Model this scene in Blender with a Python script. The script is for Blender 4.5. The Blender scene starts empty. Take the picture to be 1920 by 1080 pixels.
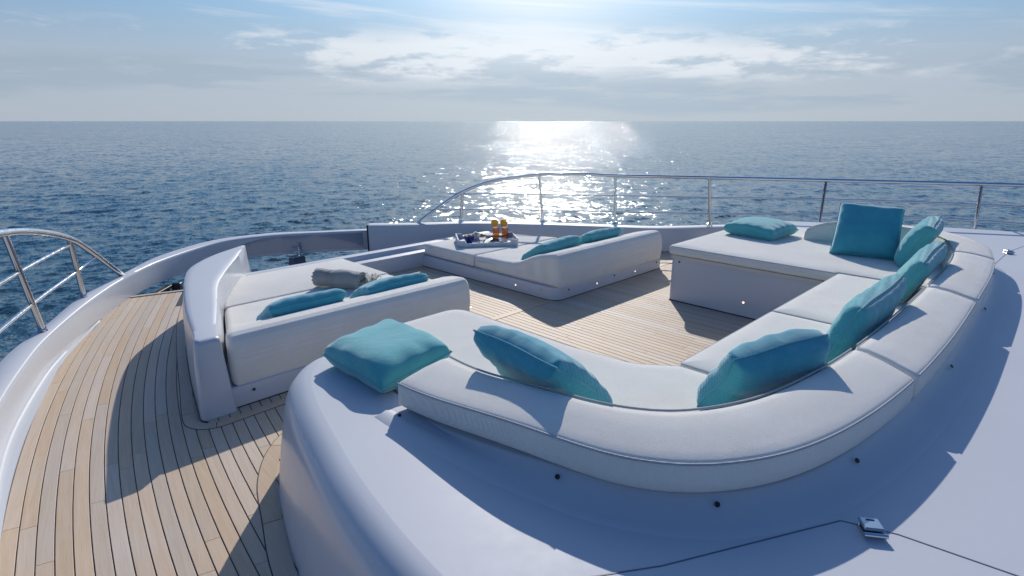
import bpy, bmesh, math, random
import numpy as np
from mathutils import Vector, Matrix
from mathutils.geometry import delaunay_2d_cdt
random.seed(7)
R = math.radians
sc = bpy.context.scene
col = sc.collection

# ------------------------------------------------------------------ camera, world, sun
# axes: X = to starboard, Y = towards the bow, Z = up, teak deck at z = 0, sea far below
SEA_Z = -5.6
cam_d = bpy.data.cameras.new('camera')
cam = bpy.data.objects.new('camera', cam_d)
col.objects.link(cam)
cam_d.sensor_width = 36.0
cam_d.lens = 20.16
cam_d.clip_start = 0.05
cam_d.clip_end = 90000
cam.location = (0, 0, 1.6)
cam.rotation_euler = (R(90 - 16.23), 0, R(-45))
sc.camera = cam
sc.view_settings.view_transform = 'Standard'
sc.view_settings.look = 'None'
sc.view_settings.gamma = 1
sc.view_settings.use_curve_mapping = False
sc.view_settings.exposure = 0.02

SUN_AZ = 48.8     # degrees from the bow (Y) towards starboard (X)
SUN_EL = 30.0
sun_d = bpy.data.lights.new('sun', 'SUN')
sun_d.energy = 4.2
sun_d.angle = R(0.53)
sun_d.color = (1.0, 0.94, 0.86)
sun = bpy.data.objects.new('sun', sun_d)
col.objects.link(sun)
sv = Vector((math.sin(R(SUN_AZ)) * math.cos(R(SUN_EL)), math.cos(R(SUN_AZ)) * math.cos(R(SUN_EL)), math.sin(R(SUN_EL))))
sun.rotation_euler = sv.to_track_quat('Z', 'Y').to_euler()


class NT:
    """tiny node-building helper"""
    def __init__(s, tree):
        s.t = tree; s.n = tree.nodes; s.l = tree.links
    def new(s, kind, **kw):
        nd = s.n.new(kind)
        for k, v in kw.items():
            setattr(nd, k, v)
        return nd
    def put(s, sock, v):
        if v is None: return
        if hasattr(v, 'links') or hasattr(v, 'is_linked'):
            s.l.new(v, sock)
        else:
            sock.default_value = v
    def m(s, op, a, b=None, c=None, clamp=False):
        nd = s.new('ShaderNodeMath', operation=op, use_clamp=clamp)
        s.put(nd.inputs[0], a); s.put(nd.inputs[1], b); s.put(nd.inputs[2], c)
        return nd.outputs[0]
    def ss(s, v, a, b):      # smoothstep a..b
        nd = s.new('ShaderNodeMapRange', interpolation_type='SMOOTHSTEP')
        s.put(nd.inputs[0], v); nd.inputs[1].default_value = a; nd.inputs[2].default_value = b
        return nd.outputs[0]
    def mr(s, v, a, b, c, d):
        nd = s.new('ShaderNodeMapRange')
        s.put(nd.inputs[0], v)
        for i, x in enumerate((a, b, c, d)): nd.inputs[1 + i].default_value = x
        return nd.outputs[0]
    def mix(s, f, a, b, bt='MIX'):
        nd = s.new('ShaderNodeMix', data_type='RGBA', blend_type=bt)
        s.put(nd.inputs[0], f)
        for k, v in ((6, a), (7, b)):
            if isinstance(v, tuple) and len(v) == 3: v = (*v, 1)
            s.put(nd.inputs[k], v)
        return nd.outputs[2]
    def noise(s, vec, scale, detail=4, rough=.55, dist=0.0):
        nd = s.new('ShaderNodeTexNoise')
        s.put(nd.inputs['Vector'], vec)
        nd.inputs['Scale'].default_value = scale
        nd.inputs['Detail'].default_value = detail
        nd.inputs['Roughness'].default_value = rough
        nd.inputs['Distortion'].default_value = dist
        return nd.outputs[0]
    def comb(s, x, y, z=0.0):
        nd = s.new('ShaderNodeCombineXYZ')
        s.put(nd.inputs[0], x); s.put(nd.inputs[1], y); s.put(nd.inputs[2], z)
        return nd.outputs[0]


def build_world():
    w = bpy.data.worlds.new('World')
    sc.world = w
    w.use_nodes = True
    k = NT(w.node_tree)
    k.n.clear()
    out = k.new('ShaderNodeOutputWorld')
    bg = k.new('ShaderNodeBackground')
    k.l.new(bg.outputs[0], out.inputs[0])
    sky = k.new('ShaderNodeTexSky', sky_type='NISHITA')
    sky.sun_disc = False
    sky.sun_elevation = R(SUN_EL)
    sky.sun_rotation = R(SUN_AZ)
    sky.altitude = 0
    sky.air_density = 1.0
    sky.dust_density = 1.2
    sky.ozone_density = 3.0
    tc = k.new('ShaderNodeTexCoord')
    sep = k.new('ShaderNodeSeparateXYZ')
    k.l.new(tc.outputs['Generated'], sep.inputs[0])
    x, y, z = sep.outputs
    az = k.m('ARCTAN2', x, y)                                     # radians from the bow, + to starboard
    az = k.m('SUBTRACT', az, R(SUN_AZ))
    # wrap to -pi..pi
    az = k.m('SUBTRACT', az, k.m('MULTIPLY', k.m('ROUND', k.m('DIVIDE', az, 2 * math.pi)), 2 * math.pi))
    el = k.m('ARCSINE', k.m('MINIMUM', k.m('MAXIMUM', z, -1.0), 1.0))
    deg = k.m('MULTIPLY', el, 57.2958)
    azd = k.m('MULTIPLY', az, 57.2958)
    base = k.mix(1.0, sky.outputs[0], (.26, .56, .88, 1), 'MULTIPLY')
    # low haze band whitening the lowest degrees of sky
    sunside = k.m('POWER', k.m('MULTIPLY_ADD', k.m('COSINE', az), .5, .5), 6.0)      # 1 towards the sun
    hz = k.m('MULTIPLY', k.ss(deg, 26.0, 4.0), .95)
    hzcol = k.mix(sunside, (2.75, 3.1, 3.65, 1), (3.2, 3.55, 4.05, 1))
    up = k.ss(deg, 2.5, 10.5)
    hzcol = k.mix(up, hzcol, k.mix(sunside, (1.35, 2.2, 3.15, 1), (2.5, 3.5, 4.4, 1)))
    c = k.mix(hz, base, hzcol)
    # cloud fields, in azimuth / elevation so that they flatten to the horizon
    n1 = k.noise(k.comb(k.m('MULTIPLY', azd, .16), k.m('MULTIPLY', deg, .62), 4.4), 1.0, 12, .60, .12)
    n2 = k.noise(k.comb(k.m('MULTIPLY', azd, .035), k.m('MULTIPLY', deg, .16), 8.7), 1.0, 6, .5, .3)
    # sunlit cumulus bank: 4..8 deg high, strongest under the sun
    wob = k.m('MULTIPLY_ADD', n2, 5.0, -2.5)
    top = k.m('ADD', deg, wob)
    bank = k.m('MULTIPLY', k.ss(deg, 2.6, 4.6), k.ss(top, 8.4, 6.2))
    azm = k.m('MULTIPLY', k.ss(azd, -30.0, -14.0), k.ss(azd, 34.0, 10.0))
    d1 = k.ss(k.m('MULTIPLY', n1, k.m('MULTIPLY_ADD', azm, .30, .87)), .45, .62)
    d1 = k.m('MULTIPLY', d1, bank)
    ccol = k.mix(sunside, (3.2, 3.5, 3.95, 1), (5.7, 5.95, 6.3, 1))
    c = k.mix(k.m('MULTIPLY', d1, .8), c, ccol)
    # grey-blue shaded cloud bellies lower down
    n3 = k.noise(k.comb(k.m('MULTIPLY', azd, .09), k.m('MULTIPLY', deg, .7), 21.4), 1.0, 9, .6, .15)
    belly = k.m('MULTIPLY', k.ss(top, 1.2, 2.2), k.ss(top, 5.4, 3.9))
    d2 = k.m('MULTIPLY', k.ss(n3, .40, .56), belly)
    c = k.mix(k.m('MULTIPLY', d2, .62), c, k.mix(sunside, (1.95, 2.5, 3.1, 1), (2.5, 3.2, 3.95, 1)))
    # cirrus streaks, slanted
    sx = k.m('MULTIPLY_ADD', deg, 1.1, k.m('MULTIPLY', azd, .09))
    n4 = k.noise(k.comb(k.m('MULTIPLY', azd, .055), sx, 5.5), .75, 8, .6, .6)
    d3 = k.m('MULTIPLY', k.ss(n4, .52, .72), k.ss(deg, 4.5, 8.5))
    c = k.mix(k.m('MULTIPLY', d3, .5), c, k.mix(sunside, (2.9, 3.3, 3.9, 1), (5.4, 5.8, 6.2, 1)))
    # broad glow of thin cloud round the sun
    vd = k.new('ShaderNodeVectorMath', operation='DOT_PRODUCT')
    k.l.new(tc.outputs['Generated'], vd.inputs[0])
    vd.inputs[1].default_value = sv
    dot = k.m('MAXIMUM', vd.outputs['Value'], 0.0)
    glow = k.m('POWER', dot, 20.0)
    c = k.mix(k.m('MULTIPLY', glow, .8), c, (6.6, 7.0, 7.4, 1))
    # thin bright cloud veil directly under the sun
    g2 = k.m('POWER', 2.718, k.m('MULTIPLY', k.m('POWER', k.m('ABSOLUTE', k.m('DIVIDE', k.m('ADD', azd, 1.5), 8.5)), 2.0), -1.0))
    g2 = k.m('MULTIPLY', g2, k.m('MULTIPLY', k.ss(deg, 2.5, 10.5), k.mr(n4, .3, .7, .45, .8)))
    c = k.mix(g2, c, (6.4, 6.8, 7.2, 1))
    k.l.new(c, bg.inputs[0])
    bg.inputs[1].default_value = 0.15


build_world()

# ------------------------------------------------------------------ materials
MATS = {}


def base_mat(name, color, rough=.5, metal=0.0, spec=.5):
    m = bpy.data.materials.new(name)
    m.use_nodes = True
    k = NT(m.node_tree)
    b = k.n['Principled BSDF']
    b.inputs['Base Color'].default_value = (*color, 1)
    b.inputs['Roughness'].default_value = rough
    b.inputs['Metallic'].default_value = metal
    b.inputs['Specular IOR Level'].default_value = spec
    MATS[name] = m
    return m, k, b


def bump(k, b, h, strength=.3, dist=.002, prev=None):
    nd = k.new('ShaderNodeBump')
    nd.inputs['Strength'].default_value = strength
    nd.inputs['Distance'].default_value = dist
    k.put(nd.inputs['Height'], h)
    if prev is not None: k.l.new(prev, nd.inputs['Normal'])
    k.l.new(nd.outputs[0], b.inputs['Normal'])
    return nd.outputs[0]


def geo_pos(k):
    return k.new('ShaderNodeNewGeometry').outputs['Position']


def obj_pos(k):
    return k.new('ShaderNodeTexCoord').outputs['Object']


# gelcoat
m, k, b = base_mat('gelcoat', (.60, .62, .70), .22)
p = geo_pos(k)
b.inputs['Coat Weight'].default_value = .15
b.inputs['Coat Roughness'].default_value = .06
n = k.noise(p, 2.2, 5, .6)
spk = k.noise(p, 75, 4, .7)
k.l.new(k.mix(k.m('ADD', k.m('MULTIPLY', k.ss(n, .3, .75), .6), k.m('MULTIPLY', k.ss(spk, .45, .72), .4)), (.485, .50, .535), (.51, .525, .56)), b.inputs['Base Color'])
sz = k.new('ShaderNodeSeparateXYZ'); k.l.new(k.new('ShaderNodeNewGeometry').outputs['Normal'], sz.inputs[0])
flat = k.ss(sz.outputs[2], .55, .97)          # flat walked-on tops are matt with wear, sides keep their polish
k.l.new(k.m('ADD', k.mr(flat, 0, 1, .22, .47), k.mr(k.noise(p, 14, 5, .65), .3, .7, -.03, .05)), b.inputs['Roughness'])
k.l.new(k.mr(flat, 0, 1, .4, .14), b.inputs['Specular IOR Level'])
k.l.new(k.mr(flat, 0, 1, .12, 0.0), b.inputs['Coat Weight'])
# glossier bow bulwark face, dark reflection put into its base colour
m, k, b = base_mat('reflection_dark_gelcoat', (.27, .29, .34), .1)
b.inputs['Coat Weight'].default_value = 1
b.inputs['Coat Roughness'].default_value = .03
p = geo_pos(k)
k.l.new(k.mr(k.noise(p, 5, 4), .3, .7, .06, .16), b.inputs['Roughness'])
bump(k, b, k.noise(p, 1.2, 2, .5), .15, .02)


def fabric(name, color, color2, weave=420, rib=False, wrinkle=.5, sheen=.25, wscale=5):
    m, k, b = base_mat(name, color, .92, 0, .25)
    p = obj_pos(k)
    n = k.noise(p, 4.0, 5, .6)
    fine = k.noise(p, 250, 3, .75)
    c1 = k.mix(k.ss(n, .3, .7), color, color2)
    c1 = k.mix(k.mr(fine, .3, .7, 0, .34), c1, tuple(x * .62 for x in color))
    k.l.new(c1, b.inputs['Base Color'])
    b.inputs['Sheen Weight'].default_value = sheen
    b.inputs['Sheen Roughness'].default_value = .4
    sp = k.new('ShaderNodeSeparateXYZ'); k.l.new(p, sp.inputs[0])
    sx = k.m('SINE', k.m('MULTIPLY', sp.outputs[0], weave * 2.2))
    sy = k.m('SINE', k.m('MULTIPLY', sp.outputs[1], weave * (2.2 if not rib else .8)))
    h = k.m('MULTIPLY', sx, sy)
    br = bump(k, b, k.noise(p, wscale, 3, .5, .5), wrinkle, .02)
    b2 = bump(k, b, k.m('ADD', k.m('MULTIPLY', h, .5), fine), .7 if rib else .75, .0016, br)
    return m


fabric('cushion_fabric', (.80, .765, .70), (.84, .81, .75), 620, wrinkle=.30, wscale=3.5)
fabric('pillow_fabric', (.085, .40, .425), (.115, .46, .475), 420, rib=True, wrinkle=.5, sheen=.7, wscale=7)
fabric('pillow_fabric_blue', (.05, .33, .42), (.08, .40, .47), 420, rib=True, wrinkle=.5, sheen=.7, wscale=7)
fabric('towel_fabric', (.30, .28, .26), (.38, .36, .335), 150, wrinkle=.9, sheen=.5, wscale=16)
fabric('piping_fabric', (.40, .41, .43), (.46, .47, .49), 300, wrinkle=.1, sheen=0)

# teak: each plank differs through Object Info random
def teak(name, a, bcol):
    m, k, b = base_mat(name, a, .62, 0, .3)
    oi = k.new('ShaderNodeObjectInfo')
    p = obj_pos(k)
    sp = k.new('ShaderNodeSeparateXYZ'); k.l.new(p, sp.inputs[0])
    r = oi.outputs['Random']
    v = k.comb(k.m('MULTIPLY', sp.outputs[0], 60.0), k.m('MULTIPLY', sp.outputs[1], 2.6), k.m('MULTIPLY', r, 37.0))
    g = k.noise(v, 1.0, 6, .65, .4)
    v2 = k.comb(k.m('MULTIPLY', sp.outputs[0], 420.0), k.m('MULTIPLY', sp.outputs[1], 9.0), k.m('MULTIPLY', r, 11.0))
    g2 = k.noise(v2, 1.0, 3, .6)
    blot = k.noise(geo_pos(k), 2.4, 4, .6)
    c = k.mix(k.ss(g, .25, .75), a, bcol)
    c = k.mix(k.m('MULTIPLY', k.ss(g2, .5, .8), .35), c, tuple(x * .66 for x in a))
    c = k.mix(k.m('MULTIPLY', k.ss(blot, .45, .75), .35), c, (.50, .45, .40))
    hv = k.new('ShaderNodeHueSaturation')
    hv.inputs['Hue'].default_value = .5
    k.put(hv.inputs['Value'], k.mr(r, 0, 1, .93, 1.07))
    k.put(hv.inputs['Saturation'], k.mr(k.m('FRACT', k.m('MULTIPLY', r, 7.3)), 0, 1, .75, 1.15))
    k.l.new(c, hv.inputs['Color'])
    k.l.new(hv.outputs[0], b.inputs['Base Color'])
    bump(k, b, k.m('ADD', g2, g), .3, .0015)
    return m


teak('teak', (.475, .358, .25), (.545, .425, .315))
base_mat('caulk', (.012, .012, .014), .55)
base_mat('black_rubber', (.01, .01, .012), .5)
m, k, b = base_mat('stainless', (.62, .62, .64), .13, 1.0)
p = geo_pos(k)
k.l.new(k.mr(k.noise(p, 30, 4), .3, .7, .08, .22), b.inputs['Roughness'])
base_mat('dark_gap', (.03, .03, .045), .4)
base_mat('seam_grey', (.10, .11, .15), .5)
base_mat('fascia', (.52, .51, .47), .4)
m, k, b = base_mat('screw_metal', (.05, .05, .055), .3, .8)
m, k, b = base_mat('courtesy_glow', (1, .8, .7), .3)
b.inputs['Emission Color'].default_value = (1, .72, .60, 1)
b.inputs['Emission Strength'].default_value = 1.5
m, k, b = base_mat('whitewashed_wood', (.50, .52, .55), .7)
p = geo_pos(k)
k.l.new(k.mix(k.ss(k.noise(p, 60, 5, .7), .3, .7), (.36, .38, .42), (.60, .61, .63)), b.inputs['Base Color'])
base_mat('blue_glaze', (.008, .02, .20), .12)
base_mat('crisps', (.62, .44, .08), .7)
base_mat('olives', (.16, .17, .04), .4)
base_mat('berries', (.12, .015, .02), .4)
base_mat('ceramic', (.55, .56, .6), .2)
base_mat('card', (.75, .75, .77), .6)
base_mat('orange_peel', (.80, .30, .01), .45)
m, k, b = base_mat('orange_flesh', (.9, .45, .03), .35)
p = obj_pos(k)
k.l.new(k.mix(k.ss(k.noise(p, 120, 3), .4, .6), (1.0, .60, .04), (1.0, .78, .16)), b.inputs['Base Color'])
b = MATS['orange_flesh'].node_tree.nodes['Principled BSDF']
b.inputs['Transmission Weight'].default_value = .55
b.inputs['Roughness'].default_value = .6
b.inputs['IOR'].default_value = 1.05
m, k, b = base_mat('drink', (1.0, .30, .02), .25)
b.inputs['Transmission Weight'].default_value = .75
b.inputs['IOR'].default_value = 1.08
m, k, b = base_mat('glass', (1, 1, 1), .02)
b.inputs['Transmission Weight'].default_value = 1
b.inputs['IOR'].default_value = 1.45

# sea
m, k, b = base_mat('sea_water', (.012, .050, .095), .12, 0, .5)
b.inputs['IOR'].default_value = 1.333
p = geo_pos(k)
mp = k.new('ShaderNodeMapping')
k.l.new(p, mp.inputs[0])
mp.inputs['Rotation'].default_value = (0, 0, R(20))
mp.inputs['Scale'].default_value = (1, .62, 1)
v = mp.outputs[0]
def slopes(vec, scale, detail, amp, off):
    nd = k.new('ShaderNodeTexNoise')
    mm = k.new('ShaderNodeVectorMath', operation='ADD'); k.l.new(vec, mm.inputs[0]); mm.inputs[1].default_value = (off, off * 2, 0)
    k.l.new(mm.outputs[0], nd.inputs['Vector'])
    nd.inputs['Scale'].default_value = scale; nd.inputs['Detail'].default_value = detail; nd.inputs['Roughness'].default_value = .6
    a = k.new('ShaderNodeVectorMath', operation='SUBTRACT'); k.l.new(nd.outputs['Color'], a.inputs[0]); a.inputs[1].default_value = (.5, .5, .5)
    b_ = k.new('ShaderNodeVectorMath', operation='MULTIPLY'); k.l.new(a.outputs[0], b_.inputs[0]); k.put(b_.inputs[1], k.comb(amp, amp, 0.0))
    return b_.outputs[0]
def vadd(a, b_):
    nd = k.new('ShaderNodeVectorMath', operation='ADD'); k.l.new(a, nd.inputs[0]); k.l.new(b_, nd.inputs[1]); return nd.outputs[0]
gust = k.mr(k.noise(v, .02, 5, .65), .35, .65, .82, 1.15)
sl = slopes(v, 1.1, 3, k.m('MULTIPLY', gust, .92), 3.0)
sl = vadd(sl, slopes(v, 4.2, 3, k.m('MULTIPLY', gust, .85), 17.0))
sl = vadd(sl, slopes(v, 11.0, 3, .8, 53.0))
sl = vadd(sl, slopes(v, .22, 4, .40, 31.0))
nrm = vadd(k.new('ShaderNodeNewGeometry').outputs['Normal'], sl)
nn_ = k.new('ShaderNodeVectorMath', operation='NORMALIZE'); k.l.new(nrm, nn_.inputs[0])
k.l.new(nn_.outputs[0], b.inputs['Normal'])
patch = k.noise(v, .018, 5, .6)
k.l.new(k.mix(k.ss(patch, .35, .65), (.030, .078, .106), (.042, .096, .126)), b.inputs['Base Color'])
k.l.new(k.mr(patch, .3, .7, .075, .095), b.inputs['Roughness'])


# ------------------------------------------------------------------ object helpers
def tag(o, label=None, cat=None, group=None, kind=None):
    if label: o['label'] = label
    if cat: o['category'] = cat
    if group: o['group'] = group
    if kind: o['kind'] = kind
    return o


def thing(name, loc, label, cat, group=None):
    o = bpy.data.objects.new(name, None)
    col.objects.link(o)
    o.location = loc
    o.empty_display_size = .1
    return tag(o, label, cat, group)


def wl(o):
    """world matrix of a parent chain built only from locations/rotations"""
    M = o.matrix_basis.copy()
    while o.parent:
        o = o.parent
        M = o.matrix_basis @ M
    return M


def mesh(name, verts, faces, mat, parent=None, smooth=True, sharp=None, yaw=0.0):
    """verts in world space; stored relative to the object's own centre"""
    V = [Vector(v) for v in verts]
    c = sum(V, Vector()) / len(V)
    me = bpy.data.meshes.new(name)
    RM = Matrix.Rotation(-yaw, 3, 'Z')
    me.from_pydata([RM @ (v - c) for v in V], [], faces)
    me.validate()
    bm = bmesh.new(); bm.from_mesh(me)
    bmesh.ops.remove_doubles(bm, verts=bm.verts, dist=1e-5)
    bmesh.ops.recalc_face_normals(bm, faces=bm.faces)
    bm.to_mesh(me); bm.free()
    me.materials.append(MATS[mat])
    if smooth:
        me.polygons.foreach_set('use_smooth', [True] * len(me.polygons))
        if sharp is not None:
            me.set_sharp_from_angle(angle=R(sharp))
    o = bpy.data.objects.new(name, me)
    col.objects.link(o)
    if parent:
        o.parent = parent
        o.location = wl(parent).inverted() @ c
    else:
        o.location = c
    o.rotation_euler = (0, 0, yaw)
    return o


def spline(pts, per=8, closed=False):
    """Catmull-Rom through points (any dimension)"""
    P = [np.array(p, float) for p in pts]
    n = len(P); out = []
    rng = range(n) if closed else range(n - 1)
    for i in rng:
        if closed:
            p0, p1, p2, p3 = P[(i - 1) % n], P[i], P[(i + 1) % n], P[(i + 2) % n]
        else:
            p1, p2 = P[i], P[i + 1]
            p0 = P[i - 1] if i > 0 else 2 * p1 - p2
            p3 = P[i + 2] if i + 2 < n else 2 * p2 - p1
        for j in range(per):
            t = j / per
            out.append(.5 * ((2 * p1) + (-p0 + p2) * t + (2 * p0 - 5 * p1 + 4 * p2 - p3) * t * t + (-p0 + 3 * p1 - 3 * p2 + p3) * t ** 3))
    if not closed: out.append(P[-1])
    return [tuple(float(c) for c in q) for q in out]


def round_poly(pts, seg=6):
    """pts: (x, y, radius); returns outline with rounded corners"""
    out = []
    n = len(pts)
    for i in range(n):
        x, y, r = pts[i]
        p = Vector((x, y)); a = Vector(pts[i - 1][:2]); c = Vector(pts[(i + 1) % n][:2])
        d1 = (a - p); d2 = (c - p)
        l1, l2 = d1.length, d2.length
        d1.normalize(); d2.normalize()
        ang = d1.angle(d2)
        if r <= 0 or abs(ang - math.pi) < .01:
            out.append((x, y)); continue
        t = min(r / math.tan(ang / 2), l1 * .49, l2 * .49)
        s, e = p + d1 * t, p + d2 * t
        for j in range(seg + 1):
            u = j / seg
            q = s * (1 - u) ** 2 + p * 2 * u * (1 - u) + e * u * u
            out.append((q.x, q.y))
    return out


def densify(o, d=.12):
    out = []
    for i in range(len(o)):
        a = Vector(o[i]); b_ = Vector(o[(i + 1) % len(o)])
        n = max(1, int((b_ - a).length / d))
        for j in range(n):
            q = a.lerp(b_, j / n); out.append((q.x, q.y))
    return out


def area(o):
    return .5 * sum(o[i][0] * o[(i + 1) % len(o)][1] - o[(i + 1) % len(o)][0] * o[i][1] for i in range(len(o)))


def offset(o, d):
    """inset a CCW outline by d"""
    n = len(o); out = []
    for i in range(n):
        a = Vector(o[i - 1]); p = Vector(o[i]); c = Vector(o[(i + 1) % n])
        e1 = (p - a); e2 = (c - p)
        if e1.length < 1e-9: e1 = e2
        if e2.length < 1e-9: e2 = e1
        e1.normalize(); e2.normalize()
        n1 = Vector((-e1.y, e1.x)); n2 = Vector((-e2.y, e2.x))
        m_ = n1 + n2
        if m_.length < 1e-6: m_ = n1
        m_.normalize()
        k_ = max(.45, m_.dot(n1))
        q = p + m_ * (d / k_)
        out.append((q.x, q.y))
    return out


def slab(name, outline, prof, mat, parent=None, cap_top=True, cap_bottom=True, sharp=None):
    if area(outline) < 0: outline = outline[::-1]
    n = len(outline)
    V = []; F = []
    for ins, z in prof:
        V += [(x, y, z) for x, y in offset(outline, ins)]
    for r in range(len(prof) - 1):
        for i in range(n):
            j = (i + 1) % n
            F.append((r * n + i, r * n + j, (r + 1) * n + j, (r + 1) * n + i))
    if cap_bottom: F.append(tuple(range(n))[::-1])
    if cap_top:
        s0 = (len(prof) - 1) * n
        F.append(tuple(s0 + i for i in range(n)))
    return mesh(name, V, F, mat, parent, True, sharp)


def ring_from(pts, ins, counts, seg=6):
    """inset outline of a polygon with rounded corners; same vertex count for every inset"""
    n = len(pts); raw = []
    for i in range(n):
        a = Vector(pts[i - 1][:2]); p = Vector(pts[i][:2]); c = Vector(pts[(i + 1) % n][:2])
        e1 = (p - a).normalized(); e2 = (c - p).normalized()
        n1 = Vector((-e1.y, e1.x)); n2 = Vector((-e2.y, e2.x))
        m_ = (n1 + n2).normalized()
        q = p + m_ * (ins / max(.3, m_.dot(n1)))
        cr = e1.x * e2.y - e1.y * e2.x
        r = pts[i][2]
        r = max(r - ins, .004) if cr > 0 else r + ins
        raw.append((q, r))
    segs = []
    for i in range(n):
        p, r = raw[i]; a = raw[i - 1][0]; c = raw[(i + 1) % n][0]
        d1 = a - p; d2 = c - p; l1, l2 = d1.length, d2.length
        d1.normalize(); d2.normalize()
        ang = min(d1.angle(d2), math.pi - .02)
        t = min(r / math.tan(ang / 2), l1 * .48, l2 * .48)
        s_, e_ = p + d1 * t, p + d2 * t
        arc = []
        for j in range(seg + 1):
            u = j / seg
            arc.append(s_ * (1 - u) ** 2 + p * 2 * u * (1 - u) + e_ * u * u)
        segs.append(arc)
    out = []
    for i in range(n):
        out += segs[i]
        b0 = segs[i][-1]; b1 = segs[(i + 1) % n][0]
        for j in range(1, counts[i]): out.append(b0.lerp(b1, j / counts[i]))
    return [(q.x, q.y) for q in out]


def slab_poly(name, pts, prof, mat, parent=None, sharp=None, d=.15, seg=6):
    if area([p[:2] for p in pts]) < 0: pts = pts[::-1]
    n = len(pts)
    counts = [max(1, int((Vector(pts[(i + 1) % n][:2]) - Vector(pts[i][:2])).length / d)) for i in range(n)]
    rings = [[(x, y, z) for x, y in ring_from(pts, ins, counts, seg)] for ins, z in prof]
    return loft(name, rings, mat, parent, True, True, sharp)


def poly_ring(pts, ins, d=.06, seg=8):
    if area([p[:2] for p in pts]) < 0: pts = pts[::-1]
    n = len(pts)
    counts = [max(1, int((Vector(pts[(i + 1) % n][:2]) - Vector(pts[i][:2])).length / d)) for i in range(n)]
    return ring_from(pts, ins, counts, seg)


def cushion_prof(z0, z1, r=.03, crown=.012):
    pr = [(.02, z0), (.006, z0 + .006), (0, z0 + .018)]
    for i in range(1, 6):
        a = i / 5 * math.pi / 2
        pr.append((r * (1 - math.cos(a)), z1 - r + r * math.sin(a) - crown))
    pr[-1] = (r, z1 - crown)
    pr += [(r + .02, z1 - crown * .55), (r + .05, z1 - crown * .2), (r + .085, z1)]
    return pr


def tube(name, pts, rad, mat, parent=None, seg=8, closed=False, caps=True):
    P = [Vector(p) for p in pts]
    n = len(P)
    V = []; F = []
    up = Vector((0, 0, 1))
    prev = None
    for i in range(n):
        if closed: t = P[(i + 1) % n] - P[i - 1]
        else: t = P[min(i + 1, n - 1)] - P[max(i - 1, 0)]
        t.normalize()
        if prev is None:
            s = t.cross(up)
            if s.length < .01: s = t.cross(Vector((1, 0, 0)))
        else:
            s = prev - t * prev.dot(t)
        s.normalize(); prev = s
        u = s.cross(t)
        r = rad[i] if isinstance(rad, (list, tuple)) else rad
        for j in range(seg):
            a = 2 * math.pi * j / seg
            V.append(P[i] + s * (r * math.cos(a)) + u * (r * math.sin(a)))
    for i in range(n if closed else n - 1):
        for j in range(seg):
            a, b_ = i * seg, ((i + 1) % n) * seg
            F.append((a + j, a + (j + 1) % seg, b_ + (j + 1) % seg, b_ + j))
    if not closed and caps:
        F.append(tuple(range(seg))[::-1]); F.append(tuple((n - 1) * seg + j for j in range(seg)))
    return mesh(name, V, F, mat, parent, True, 50)


def loft(name, rings, mat, parent=None, closed_ring=True, caps=True, sharp=None, smooth=True, yaw=0.0):
    n = len(rings[0]); V = []; F = []
    for r in rings: V += list(r)
    for i in range(len(rings) - 1):
        for j in range(n if closed_ring else n - 1):
            a, b_ = i * n, (i + 1) * n; jj = (j + 1) % n
            F.append((a + j, a + jj, b_ + jj, b_ + j))
    if caps and closed_ring:
        F.append(tuple(range(n))[::-1]); F.append(tuple((len(rings) - 1) * n + j for j in range(n)))
    return mesh(name, V, F, mat, parent, smooth, sharp, yaw)


def box(name, c, size, mat, parent=None, rot=0.0, bev=0.0):
    """axis box, centre c, rotated by rot about z, small bevel"""
    sx, sy, sz = [s / 2 for s in size]
    o = [(-sx, -sy), (sx, -sy), (sx, sy), (-sx, sy)]
    b_ = bev
    rings = []
    levels = [(-sz, b_), (-sz + b_, 0), (sz - b_, 0), (sz, b_)] if b_ > 0 else [(-sz, 0), (sz, 0)]
    ca, sa = math.cos(rot), math.sin(rot)
    for z, ins in levels:
        rings.append([(c[0] + x * ca - y * sa, c[1] + x * sa + y * ca, c[2] + z) for x, y in
                      [(px - math.copysign(ins, px), py - math.copysign(ins, py)) for px, py in o]])
    return loft(name, rings, mat, parent, True, True, smooth=False)


def lathe(name, prof, c, mat, parent=None, seg=20, axis=None, sharp=40):
    """prof (r, z); axis: direction vector for local z"""
    q = Vector((0, 0, 1)).rotation_difference(Vector(axis)) if axis else None
    rings = []
    for r, z in prof:
        ring = []
        for j in range(seg):
            a = 2 * math.pi * j / seg
            v = Vector((max(r, 1e-4) * math.cos(a), max(r, 1e-4) * math.sin(a), z))
            if q: v = q @ v
            ring.append(v + Vector(c))
        rings.append(ring)
    return loft(name, rings, mat, parent, True, True, sharp)


def screw(c, axis, parent, r=.009):
    return lathe('screw', [(r, 0), (r, .003), (r * .7, .006), (r * .3, .006), (r * .25, .003)], c, 'screw_metal', parent, 12, axis)


def courtesy(c, axis, parent, r=.009):
    o = lathe('courtesy_light', [(r * 1.5, 0), (r * 1.5, .004), (r, .005)], c, 'stainless', parent, 14, axis)
    cc = Vector(c) + Vector(axis).normalized() * .0055
    lathe('lens', [(r, 0), (r * .8, .002), (r * .3, .003)], cc, 'courtesy_glow', o, 12, axis)
    return o


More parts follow.
